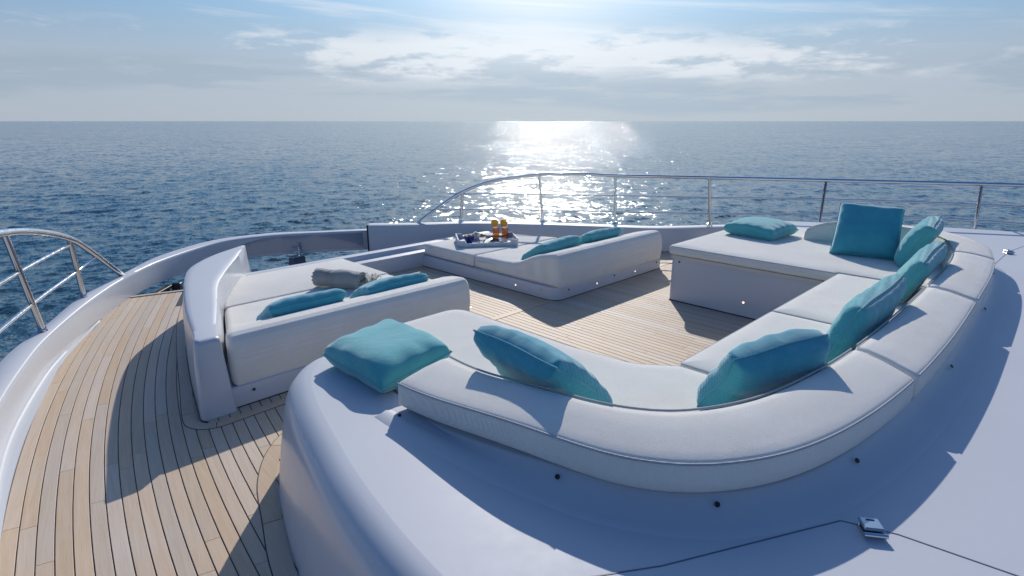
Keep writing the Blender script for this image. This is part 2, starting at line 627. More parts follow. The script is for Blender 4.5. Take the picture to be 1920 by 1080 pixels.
# ------------------------------------------------------------------ sea
def build_sea():
    rng = np.random.default_rng(5)
    H = 1.6 - SEA_Z
    # radial rings, about even in apparent height; azimuth denser towards the open side
    dep = np.concatenate([np.linspace(42, 14, 60, endpoint=False), np.linspace(14, 1.2, 430, endpoint=False),
                          np.geomspace(1.2, .008, 90)])
    rr = H / np.tan(np.radians(dep))
    azr = np.concatenate([np.linspace(-20, 110, 1000), np.linspace(110, 340, 120)[1:-1]])
    A, RR = np.meshgrid(np.radians(azr), rr)
    X = RR * np.sin(A); Y = RR * np.cos(A)
    Z = np.zeros_like(X)
    drow = np.gradient(rr)[:, None]
    cell = np.maximum(drow, RR * np.radians(130 / 1000))
    for i in range(110):
        lam = 10 ** rng.uniform(math.log10(.32), math.log10(4.5))
        th = math.radians(68) + rng.normal() * .62
        kx, ky = math.cos(th) * 2 * math.pi / lam, math.sin(th) * 2 * math.pi / lam
        amp = .0038 * lam ** .55
        att = np.clip((lam / cell - 2.2) / 3, 0, 1)
        ph = kx * X + ky * Y + rng.uniform(0, 6.28)
        Z += amp * att * (np.sin(ph) + .22 * np.sin(2 * ph + 1.2))
    nr, na = X.shape
    V = np.stack([X, Y, Z + 0.0], -1).reshape(-1, 3)
    idx = np.arange(nr * na).reshape(nr, na)
    a = idx[:-1, :]; b_ = idx[1:, :]
    F = np.stack([a, b_, np.roll(b_, -1, 1), np.roll(a, -1, 1)], -1).reshape(-1, 4)
    me = bpy.data.meshes.new('sea')
    me.vertices.add(len(V)); me.vertices.foreach_set('co', V.ravel())
    me.loops.add(F.size); me.loops.foreach_set('vertex_index', F.ravel())
    me.polygons.add(len(F)); me.polygons.foreach_set('loop_start', np.arange(0, F.size, 4))
    me.polygons.foreach_set('use_smooth', np.ones(len(F), bool))
    me.update(calc_edges=True)
    # normals must face up
    if me.polygons[0].normal.z < 0: me.flip_normals()
    me.materials.append(MATS['sea_water'])
    o = bpy.data.objects.new('sea', me)
    col.objects.link(o)
    o.location = (0, 0, SEA_Z)
    tag(o, kind='structure')


build_sea()

# ------------------------------------------------------------------ teak deck with planks
def deck():
    # dark bedding sheet under the planks: caulk shows in the gaps
    ol = [(-.35, -.6), (.6, -.6), (.9, 1.0), (6.2, .9), (7.2, 1.0), (7.3, 3.0), (7.08, 3.18), (6.42, 3.72), (6.05, 4.27), (5.52, 5.03), (4.9, 5.72), (4.3, 5.95), (2.6, 5.6), (1.6, 6.08), (.95, 6.25), (.66, 5.5), (.41, 4.95), (.26, 4.43), (.08, 3.72), (-.07, 3.15), (-.13, 2.54), (-.25, 1.5), (-.33, .5)]
    d = slab('teak_deck', ol, [(0, -.06), (0, -.004)], 'caulk', None, sharp=30)
    tag(d, kind='structure')
    edge = spline([(-.40, -.6), (-.31, .5), (-.22, 1.5), (-.115, 2.54), (-.055, 3.14), (.095, 3.7), (.27, 4.42), (.43, 4.92), (.66, 5.47), (.94, 6.23), (1.25, 6.9)], 10)
    E = np.array(edge)
    pf = np.polyfit(E[:, 1], E[:, 0], 4)
    yy = np.linspace(-.6, 6.9, 120)
    E = np.stack([np.polyval(pf, yy), yy], 1)
    T = np.gradient(E, axis=0); T /= np.linalg.norm(T, axis=1)[:, None]
    N = np.stack([T[:, 1], -T[:, 0]], 1)     # to starboard
    W, gap = .0585, .0045

    def strip(o0, o1, ya, yb, mat='teak'):
        A = E + N * o0; B = E + N * o1
        def cut(C, y):
            # point of curve at Y = y
            for i in range(len(C) - 1):
                if (C[i, 1] - y) * (C[i + 1, 1] - y) <= 0 and C[i + 1, 1] > C[i, 1]:
                    t = (y - C[i, 1]) / (C[i + 1, 1] - C[i, 1]); return C[i] + (C[i + 1] - C[i]) * t
            return C[-1]
        def yend(C, y):
            return cut(C, y)
        n = max(2, int((yb - ya) / .16))
        ring = []
        for i in range(n + 1):
            y = ya + (yb - ya) * i / n
            a, b_ = cut(A, y), cut(B, y - .25 * (o1 - o0))
            ring.append([(a[0], a[1], -.012), (a[0], a[1], -.0012), (a[0] + .0012, a[1], 0), (b_[0] - .0012, b_[1], 0), (b_[0], b_[1], -.0012), (b_[0], b_[1], -.012)])
        a0, a1 = Vector(ring[0][0]), Vector(ring[-1][0])
        return loft('plank', ring, mat, d, True, True, smooth=False, yaw=-math.atan2(a1.x - a0.x, a1.y - a0.y))

    for kq in range(31):
        o0 = kq * W + gap / 2; o1 = (kq + 1) * W - gap / 2
        # where the strip must stop: forward end of walkway / under coaming
        if kq < 10: y1 = 6.22 - .27 * (o0 * .93)
        elif kq < 13: y1 = 5.6
        else: y1 = 3.6
        y0 = .9 if kq < 16 else 1.6
        if kq < 20:
            cuts = [y0]
            y = y0 + random.uniform(.5, 1.6)
            while y < y1 - .35:
                cuts.append(y); y += random.uniform(.95, 1.9)
            cuts.append(y1)
        else: cuts = [y0, y1]
        for a, b_ in zip(cuts[:-1], cuts[1:]):
            strip(o0, o1, a + .0012, b_ - .0012)
    # end board closing the walkway
    a = E[np.argmin(abs(E[:, 1] - 6.24))]
    rot = math.atan2(-.165, .62)
    box('margin_board', (1.27, 6.168, .002), (.72, .045, .012), 'teak', d, rot, .001)

    # cockpit planks, fore and aft
    W2 = .052
    def plank(x0, x1, ya, yb):
        sl = .012
        rings = []
        for y in (ya, yb):
            rings.append([(x0, y, -.012), (x0, y, -.0012), (x0 + .0012, y, 0), (x1 - .0012, y, 0), (x1, y, -.0012), (x1, y, -.012)])
        loft('plank', rings, 'teak', d, True, True, smooth=False)
    x = 2.02
    i = 0
    bw = lambda xx: float(np.interp(xx, (4.9, 5.52, 6.05, 6.42, 7.08, 7.3), (5.70, 5.02, 4.26, 3.70, 3.16, 2.98)))
    while x < 7.05:
        a, b_ = x + gap / 2, x + W2 - gap / 2
        y0 = 1.1 if x < 4.7 else 2.5
        y1 = 3.30 if x < 6.3 else bw(b_)
        if 5.0 < x < 6.3: plank(a, b_, 3.375, bw(b_))
        if x < 4.7:
            j = y0 + random.uniform(.5, 1.7)
            plank(a, b_, y0, j - .001); plank(a, b_, j + .001, y1)
        else: plank(a, b_, y0, y1)
        i += 1
        x += W2
    x = 2.70
    while x < 3.95:
        a, b_ = x + gap / 2, x + W2 - gap / 2
        j = random.uniform(3.7, 4.9)
        plank(a, b_, 3.375, j - .001); plank(a, b_, j + .001, 5.36)
        x += W2
    for x0, x1 in ((2.02, 3.1), (3.104, 4.2), (4.204, 5.3), (5.304, 6.3)):
        box('margin_board', ((x0 + x1) / 2, 3.338, -.005), (x1 - x0, .066, .014), 'teak', d, 0, .001)

    # margin boards round the left coaming (wide border with a black line)
    def border(pts, w, zoff=.003, pieces=3, side=1):
        C = np.array(spline(pts, 8))
        T = np.gradient(C, axis=0); T /= np.linalg.norm(T, axis=1)[:, None]
        N = np.stack([T[:, 1], -T[:, 0]], 1) * side
        for nm, grow, z, mt in (('caulk_line', .005, zoff - .0022, 'caulk'), ('margin_board', 0, zoff, 'teak')):
            L = len(C)
            cuts = [0, L - 1] if nm == 'caulk_line' else [int(round(L * q / pieces)) for q in range(pieces)] + [L - 1]
            for a, b_ in zip(cuts[:-1], cuts[1:]):
                rr = []
                for i in range(a, b_ + 1):
                    p0 = C[i] - N[i] * 0; p1 = C[i] + N[i] * (w + grow)
                    if nm == 'margin_board' and i == a and a > 0:
                        p0 = p0 + T[i] * .004; p1 = p1 + T[i] * .004
                    rr.append([(p0[0], p0[1], -.003), (p0[0], p0[1], z), (p1[0], p1[1], z), (p1[0], p1[1], -.003)])
                loft(nm, rr, mt, d, True, True, smooth=False)
    border([(1.50, 5.75), (1.25, 5.05), (1.04, 4.3), (.90, 3.75), (.80, 3.36), (.785, 3.23), (.84, 3.165), (.95, 3.16), (1.3, 3.17), (1.9, 3.18), (2.5, 3.19)], .062, side=1, pieces=5)
    border([(1.6, 2.86), (1.25, 2.80), (1.02, 2.66), (.86, 2.42), (.76, 2.12), (.68, 1.85), (.62, 1.5), (.58, 1.1), (.55, .7)], .075, side=1, pieces=4)
    # deck fill cap
    lathe('deck_cap', [(.028, .0), (.028, .003), (.02, .004)], (3.17, 3.72, 0), 'stainless', d, 16)


deck()

# ------------------------------------------------------------------ hull and bulwarks
def hull():
    # ---- port bulwark with cap, inner face and waterway, running to the bow
    t = thing('port_bulwark', (.3, 5, 0), 'long curved white bulwark sweeping from the left foreground round to the bow', 'bulwark')
    CO = spline([(-.62, .2), (-.47, 1.4), (-.27, 2.7), (-.13, 3.6), (.08, 4.48), (.36, 5.05), (.71, 5.79), (1.13, 6.37), (1.58, 6.96), (2.28, 7.44), (2.95, 7.42), (3.55, 7.08), (4.06, 6.80)], 8)
    CI = spline([(-.38, .2), (-.27, 1.4), (-.13, 2.7), (-.01, 3.6), (.22, 4.42), (.42, 4.93), (.76, 5.62), (1.14, 6.23), (1.60, 6.77), (2.28, 7.25), (2.88, 7.25), (3.45, 6.98), (3.98, 6.68)], 8)
    TE = spline([(-.335, .2), (-.235, 1.4), (-.10, 2.7), (.055, 3.58), (.275, 4.40), (.445, 4.91), (.765, 5.61)], 8)
    n = len(CO)
    capz = lambda i: .20 + .01 * math.sin(i / n * 3)
    nl = 8 * 7 + 5      # index where the walkway ends, roughly
    # upper band: closed section outer/cap/inner/bottom
    rings = []
    for i in range(n):
        o, c_ = Vector(CO[i]), Vector(CI[i])
        z = capz(i); w = (c_ - o)
        lo = -.055 * min(1, max(0, (i - 58) / 16))
        p = lambda f, zz: (o.x + w.x * f, o.y + w.y * f, zz)
        rings.append([p(.06, lo), p(-.02, lo + .03), p(-.02, z - .03), p(.03, z - .008), p(.10, z), p(.90, z), p(.97, z - .008), p(1.0, z - .03), p(1.0, .03), p(.97, lo)])
    k0 = 0
    loft('bulwark_band', rings, 'gelcoat', t, True, True, sharp=50)
    rings = []
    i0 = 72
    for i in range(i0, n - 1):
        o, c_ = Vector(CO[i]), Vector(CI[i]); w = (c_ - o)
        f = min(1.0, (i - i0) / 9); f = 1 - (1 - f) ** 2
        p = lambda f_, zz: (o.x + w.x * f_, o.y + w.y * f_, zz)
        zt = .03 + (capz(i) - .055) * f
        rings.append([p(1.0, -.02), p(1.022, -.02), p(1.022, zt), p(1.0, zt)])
    loft('inner_panel', rings, 'reflection_dark_gelcoat', t, True, True, smooth=False)
    # waterway beside the teak
    rings = []
    for i in range(len(TE)):
        c_, e = Vector(CI[i]), Vector(TE[i])
        w = e - c_
        p = lambda f, zz: (c_.x + w.x * f, c_.y + w.y * f, zz)
        u_ = min(1, (len(TE) - 1 - i) / 14)
        rings.append([p(-.02, .09 * u_), p(.03, .022 * u_), p(.28, .009), p(.6, .006), p(1.0, .004), p(1.0, -.05), p(-.02, -.05)])
    loft('waterway', rings, 'gelcoat', t, True, True, sharp=60)
    for x, y in ((.15, 4.30), (.395, 4.93)):
        lathe('drain_plug', [(.012, 0), (.012, .008), (.006, .012)], (x + .012, y, .045), 'ceramic', t, 10, (1, -.5, .3))
    # lower hull skin: from gunwale of the mooring deck down to the sea
    h = thing('hull', (2.0, 6.5, -2), 'white lower hull of the yacht below the open bulwark at the bow', 'hull')
    rings = []
    stb = [(4.55, 6.42), (5.2, 5.9), (6.0, 4.95), (6.7, 4.0), (7.6, 3.1), (8.5, 1.9), (8.9, .6), (9.0, -1.5)]
    O = CO + spline([CO[-1]] + stb, 6)[1:]
    m_ = len(O)
    for i in range(m_):
        o = Vector(O[i])
        cx = Vector((3.35, 0))
        inn = Vector((3.35 + (o.x - 3.35) * .96, o.y - .12))
        low = Vector((3.35 + (o.x - 3.35) * .62, o.y - .5))
        rings.append([(inn.x, inn.y, -1.1), (inn.x, inn.y, -.34), (o.x, o.y, -.33), (o.x, o.y, -.42), (.5 * (o.x + low.x), .5 * (o.y + low.y), -2.8), (low.x, low.y, SEA_Z - .6)])
    loft('hull_side', rings, 'gelcoat', h, False, False, sharp=40)
    # mooring deck floor, well below the walkway
    fl = [(O[i][0] * .97 + .1, O[i][1] - .13) for i in range(8 * 4, m_, 2)]
    V = [(x, y, -.95) for x, y in fl] + [(7.0, -1.5, -.95), (-.1, -1.5, -.95)]
    mesh('mooring_deck', V, [tuple(range(len(V)))], 'gelcoat', h, False)

    # ---- starboard bulwark wing
    s = thing('starboard_bulwark', (5.5, 5.2, 0), 'white bulwark behind the right sun pad carrying the long stainless rail', 'bulwark')
    IN = spline([(3.90, 6.55), (4.34, 6.17), (4.93, 5.74), (5.52, 5.05), (6.05, 4.28), (6.42, 3.74), (7.1, 3.2), (7.9, 2.5), (8.5, 1.3), (8.75, -.8)], 8)
    I2 = np.array(IN); T = np.gradient(I2, axis=0); T /= np.linalg.norm(T, axis=1)[:, None]
    N = np.stack([-T[:, 1], T[:, 0]], 1)    # outboard
    rings = []
    for i in range(len(IN)):
        a = I2[i]; q = lambda w, z: (a[0] + N[i, 0] * w, a[1] + N[i, 1] * w, z)
        rings.append([q(0, -.5), q(0, .27), q(.008, .292), q(.03, .30), q(.14, .30), q(.16, .285), q(.165, .25), q(.165, -.5)])
    loft('bulwark_band', rings, 'gelcoat', s, True, True, sharp=50)
    # black strip standing in for the dark gap facing the bow band
    a = I2[0]
    q = lambda w, l, z: (a[0] + N[0, 0] * w + T[0, 0] * l, a[1] + N[0, 1] * w + T[0, 1] * l, z)
    V = [q(-.004, -.02, -.5), q(.17, -.02, -.5), q(.17, -.003, -.5), q(-.004, -.003, -.5)]
    V2 = [(x, y, .302) for x, y, z in V]
    loft('gap_strip', [V, V2], 'black_rubber', s, smooth=False)
    # forward coaming between the pads (two steps)
    c = thing('forward_coaming', (3.3, 5.35, 0), 'low stepped white coaming joining the two sun pads at the front of the deck', 'coaming')
    prof = [(5.25, -.05), (5.25, .15), (5.256, .163), (5.27, .168), (5.37, .170), (5.376, .174), (5.385, .208), (5.39, .215), (5.40, .218), (5.47, .22), (5.52, .21), (5.53, -.8), (5.4, -.8)]
    loft('step', [[(x, y, z) for y, z in prof] for x in (1.75, 5.0)], 'gelcoat', c, True, True, sharp=40)


hull()


def bow_gear():
    f = thing('fairlead', (1.5, 6.72, -.33), 'dark steel fairlead frame under the bulwark at the end of the walkway', 'fairlead')
    th = math.atan2(.6, .5)
    c = Vector((1.40, 6.52)); d = Vector((math.cos(th), math.sin(th)))
    nrm = Vector((d.y, -d.x))
    for s_ in (-.22, .22):
        p = c + d * s_
        lathe('roller_post', [(.03, 0), (.03, .03), (.018, .05), (.018, .22), (.028, .24), (.028, .26)], (p.x, p.y, -.33), 'black_rubber', f, 14)
    for z in (-.085, -.31):
        box('bar', (c.x, c.y, z), (.55, .06, .03), 'black_rubber', f, th, .004)
    p = c + d * .30 + nrm * .06
    box('bracket', (p.x, p.y, -.19), (.05, .09, .26), 'dark_gap', f, th, .006)
    b = thing('bow_roller', (3.12, 7.02, -.34), 'small stainless bow roller under the bow bulwark beyond the left sun pad', 'roller')
    box('base', (3.12, 7.02, -.24), (.18, .10, .34), 'seam_grey', b, .3, .01)
    box('top_plate', (3.12, 7.02, -.062), (.20, .12, .014), 'stainless', b, .3, .004)
    lathe('post', [(.03, 0), (.03, .02), (.016, .03), (.016, .10), (.026, .11), (.026, .12)], (3.14, 6.99, -.054), 'stainless', b, 18)
    lathe('drum', [(.026, 0), (.012, .015), (.012, .09), (.026, .105)], (3.05, 7.0, .0), 'stainless', b, 16, (.9, -.3, .1))


bow_gear()

# ------------------------------------------------------------------ rails
def foot(p, axis, parent):
    lathe('foot', [(.034, -.004), (.034, .012), (.029, .02), (.027, .035)], p, 'stainless', parent, 14, axis)


def rails():
    r = thing('starboard_rail', (6.2, 4.3, .3), 'long stainless guard rail curving up from the bow along the far side', 'railing')
    top = [(4.42, 6.26, .33), (4.39, 6.10, .47), (4.36, 5.85, .62), (4.45, 5.50, .745), (4.80, 5.22, .855), (5.56, 5.14, .93), (6.13, 5.06, .945), (6.22, 4.34, .93), (6.80, 3.35, .93), (7.46, 2.22, .93), (8.22, .86, .93), (8.75, -.3, .93)]
    # base points on the cap and matching points of the top rail
    base = [(4.93, 5.90, .30), (5.66, 5.08, .30), (6.20, 4.30, .30), (6.95, 3.36, .30), (8.04, 2.40, .30), (8.79, .89, .30)]
    topp = [(4.93, 5.86, .70), (5.62, 5.12, .93), (6.22, 4.34, .93), (6.80, 3.35, .93), (7.46, 2.22, .93), (8.22, .86, .93)]
    top = [(4.46, 6.23, .30), (4.62, 6.12, .44), (4.93, 5.86, .70), (5.25, 5.55, .85), (5.62, 5.12, .93), (5.92, 4.75, .945)] + topp[2:] + [(8.75, -.3, .93)]
    tube('top_rail', spline(top, 8), .021, 'stainless', r, 12)
    for b_, t_ in zip(base, topp):
        B, T = Vector(b_), Vector(t_)
        ax = (T - B).normalized()
        o = tube('post', [B, T], .017, 'stainless', r, 12)
        foot(B, ax, o)
    for fr, nm in ((.60, 'mid_rail'), (.27, 'mid_rail')):
        pts = []
        for b_, t_ in zip(base, topp):
            zt = .30 + .63 * fr
            B, T = Vector(b_), Vector(t_)
            f = min(1.0, (zt - B.z) / (T.z - B.z))
            pts.append(B.lerp(T, f))
        first = Vector((4.80, 6.0, .30 + .63 * fr)) if fr > .5 else Vector((4.56, 6.16, .30 + .63 * fr))
        pts = [first] + pts + [Vector((8.7, -.3, .3 + .63 * fr))]
        tube(nm, spline([tuple(p) for p in pts], 6), .0115, 'stainless', r, 8)
    # ---- port rail
    p = thing('port_rail', (.2, 4.5, .2), 'short stainless rail rising out of frame at the left above the near bulwark', 'railing')
    top = [(1.10, 6.30, .20), (.97, 6.05, .37), (.82, 5.77, .56), (.66, 5.46, .735), (.43, 4.98, .88), (.22, 4.55, .955), (.05, 4.15, .97), (-.12, 3.65, .96), (-.30, 3.0, .95), (-.5, 2.0, .95)]
    tube('top_rail', spline(top, 8), .024, 'stainless', p, 14)
    posts = [((.70, 5.70, .20), (.66, 5.48, .735)), ((.34, 4.92, .20), (.25, 4.62, .94)), ((-.02, 3.92, .20), (-.12, 3.65, .955)), ((-.33, 2.6, .20), (-.40, 2.5, .95))]
    for b_, t_ in posts:
        B, T = Vector(b_), Vector(t_)
        o = tube('post', [B, T], .020, 'stainless', p, 14)
        foot(B, (T - B).normalized(), o)
    up = [Vector(a).lerp(Vector(b_), f) for (a, b_), f in zip(posts, (.90, .64, .64, .64))]
    tube('mid_rail', spline([tuple(q) for q in up], 8), .0125, 'stainless', p, 10)
    lo = [Vector((.87, 5.86, .50))] + [Vector(a).lerp(Vector(b_), f) for (a, b_), f in zip(posts, (.46, .31, .31, .31))]
    tube('mid_rail', spline([tuple(q) for q in lo], 8), .0125, 'stainless', p, 10)


rails()

# ------------------------------------------------------------------ sun pads
YA, YS, YF = 3.27, 4.42, 5.26     # aft face, seam, forward edge


def inset_poly(P, d):
    return offset(P, d)


def pad_cushion(name, xl, xr, yzprof, parent, r=.035):
    """yz profile (CCW) lofted from left to right; ends rounded; xl/xr map Y -> X"""
    raw = [(p[0], p[1], p[2] if len(p) > 2 else 0) for p in yzprof]
    if area([p[:2] for p in raw]) < 0: raw = raw[::-1]
    cnt = [1] * len(raw)
    pr = ring_from(raw, 0, cnt, 3)
    rings = []
    N = 5
    def ring(ins, fx, side):
        q = ring_from(raw, ins, cnt, 3)
        return [((xl(y) + fx) if side == 0 else (xr(y) - fx), y, z) for y, z in q]
    for i in range(N + 1):
        a = i / N * math.pi / 2
        rings.append(ring(r * (1 - math.sin(a)), r * (1 - math.cos(a)), 0))
    for f in (.25, .5, .75):
        rings.append([(xl(y) * (1 - f) + xr(y) * f, y, z) for y, z in pr])
    for i in range(N, -1, -1):
        a = i / N * math.pi / 2
        rings.append(ring(r * (1 - math.sin(a)), r * (1 - math.cos(a)), 1))
    return loft(name, rings, 'cushion_fabric', parent, True, True, sharp=75)


def interp(tab):
    ys = [a for a, b_ in tab]; xs = [b_ for a, b_ in tab]
    return lambda y: float(np.interp(y, ys, xs))


def sunpad(side):
    if side == 'port':
        t = thing('sun_pad', (1.9, 4.2, 0), 'nearer white sun pad inside the curved coaming, with the grey towel on it', 'sun pad', 'sun pads at the front of the deck')
        xl = interp([(3.2, .985), (3.27, .99), (3.7, 1.13), (4.42, 1.36), (5.0, 1.56), (5.35, 1.70)])
        xr = interp([(3.0, 2.82), (6, 2.82)])
        bx = [(.90, 3.25, .05), (2.82, 3.25, .10), (2.82, 5.40, .02), (1.62, 5.40, .02), (1.30, 4.4, .0)]
    else:
        t = thing('sun_pad', (4.7, 4.2, 0), 'farther white sun pad in front of the starboard rail, carrying the drinks tray', 'sun pad', 'sun pads at the front of the deck')
        xl = interp([(3.0, 3.86), (6, 3.82)])
        xr = interp([(3.2, 5.66), (3.27, 5.66), (4.4, 5.22), (5.3, 4.80)])
        bx = [(3.84, 3.27, .13), (5.67, 3.27, .06), (5.67, 3.5, 0), (4.84, 5.32, .02), (3.80, 5.32, .02)]
    ol = densify(round_poly(bx), .2)
    slab('base', ol, [(0, -.01), (0, .10), (.004, .118), (.012, .125)], 'gelcoat', t, sharp=35)
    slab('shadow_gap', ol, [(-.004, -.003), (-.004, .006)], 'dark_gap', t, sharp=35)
    # forward cushion: plain, aft cushion rises into the bolster
    def rc(y0, z0, y1, z1, r=.03):
        return [(y0, z0, .02), (y1, z0, .02), (y1, z1, r), (y0, z1, r * .6)]
    f = rc(YS + .003, .128, YF, .258, .03)
    o = pad_cushion('mattress', xl, xr, f, t, .03)
    zt = .43 if side == 'port' else .435
    pts = [(YA, .12), (YS - .003, .12), (YS - .003, .235), (YS - .02, .254), (4.2, .262), (3.98, .266), (3.86, .275), (3.77, .298), (3.70, .33), (3.62, .366), (3.54, .396), (3.45, .418), (3.38, zt - .004), (3.335, zt), (3.30, zt - .012), (3.278, zt - .04), (3.262, .34), (3.255, .25), (3.262, .17)]
    o = pad_cushion('mattress', xl, xr, pts, t, .05)
    # seam piping on the aft face where bolster cover ends
    def aft(x, z): return (x, 3.255, z)
    if side == 'stbd':
        for x, y, z in ((3.815, 5.05, .085), (3.825, 4.55, .085), (3.835, 4.0, .085), (3.842, 3.45, .085)):
            screw((x, y, z), (-1, 0, .1), t)
        for x in (4.02, 4.75, 5.55): screw((x, 3.268, .085), (0, -1, .1), t)
        for y, z in ((4.55, .065), (3.78, .065)): courtesy((3.826 + (4.55 - y) * .012, y, z), (-1, 0, 0), t)
        for x, z in ((4.45, .06), (5.12, .06)): courtesy((x, 3.267, z), (0, -1, 0), t)
    else:
        screw((1.10, 3.246, .085), (0, -1, .1), t)
        screw((1.9, 3.246, .085), (0, -1, .1), t)
        screw((.905, 3.29, .03), (-.6, -1, .1), t, .006)
    return t


sunpad('port')
sunpad('stbd')


def coaming():
    c = thing('side_coaming', (1.1, 4.3, 0), 'tall curved white coaming between the teak walkway and the left sun pad', 'coaming')
    #           outer base        outer top        inner top       inner base
    sec = [((.800, 3.255), (.835, 3.29), (.965, 3.29), (.99, 3.255)),
           ((.835, 3.42), (.875, 3.44), (1.00, 3.42), (1.02, 3.42)),
           ((.94, 3.90), (.975, 3.90), (1.155, 3.86), (1.175, 3.86)),
           ((1.10, 4.52), (1.14, 4.50), (1.335, 4.38), (1.355, 4.38)),
           ((1.29, 5.06), (1.33, 5.02), (1.545, 4.80), (1.57, 4.80)),
           ((1.55, 5.46), (1.60, 5.38), (1.785, 5.235), (1.81, 5.235)),
           ((1.92, 5.80), (1.99, 5.68), (2.015, 5.655), (2.06, 5.68))]
    S = [spline([s[i] for s in sec], 8) for i in range(4)]
    rings = []
    zt = [.452, .458, .462, .465, .462, .456, .450]
    Z = [float(np.interp(i / 8, range(7), zt)) for i in range(len(S[0]))]
    for i in range(len(S[0])):
        ob, ot, it, ib = [np.array(s[i]) for s in S]
        z = Z[i]
        bulge = (ot - it); bulge /= (np.linalg.norm(bulge) + 1e-6)
        f = lambda a, b_, t_, zz: (a[0] + (b_[0] - a[0]) * t_, a[1] + (b_[1] - a[1]) * t_, zz)
        rings.append([f(ob, ot, 0, 0), f(ob, ot, .15, .15), f(ob, ot, .45, .33), f(ob, ot, .9, z - .032), f(ob, ot, 1, z - .011), f(ot, it, .07, z - .001), f(ot, it, .2, z),
                      f(ot, it, .8, z), f(ot, it, .95, z - .003), f(ot, it, 1, z - .012), f(it, ib, .6, .15), f(it, ib, 1, 0)])
    # round off the aft end: extra rings shrinking towards the end face
    first = rings[0]
    cx = sum(p[0] for p in first) / len(first)
    def endring(dy, sx, dz):
        return [((p[0] - cx) * sx + cx, p[1] - dy, max(0, p[2] - (dz if p[2] > .3 else 0))) for p in first]
    rings = [endring(.040, .84, .030), endring(.036, .92, .016), endring(.026, .975, .006), endring(.012, 1.0, .001)] + rings
    loft('shell', rings, 'gelcoat', c, True, True, sharp=45)
    # black caulk joint at the foot
    b = S[0]
    tube('foot_joint', [(cx - .07, 3.188, .002), (.80, 3.21, .002)] + [(p[0] - .003, p[1], .002) for p in b], .005, 'black_rubber', c, 6)
    screw((1.93, 5.50, .33), (1, -.6, 0), c, .008)


coaming()

# ------------------------------------------------------------------ coachroof with sofa well
ROOF_OUT = spline([(1.42, 2.595), (1.24, 2.59), (1.08, 2.54), (.935, 2.38), (.83, 2.12), (.74, 1.79), (.66, 1.44), (.605, 1.04), (.58, .5), (.56, -.2), (.56, -1.2)], 6)


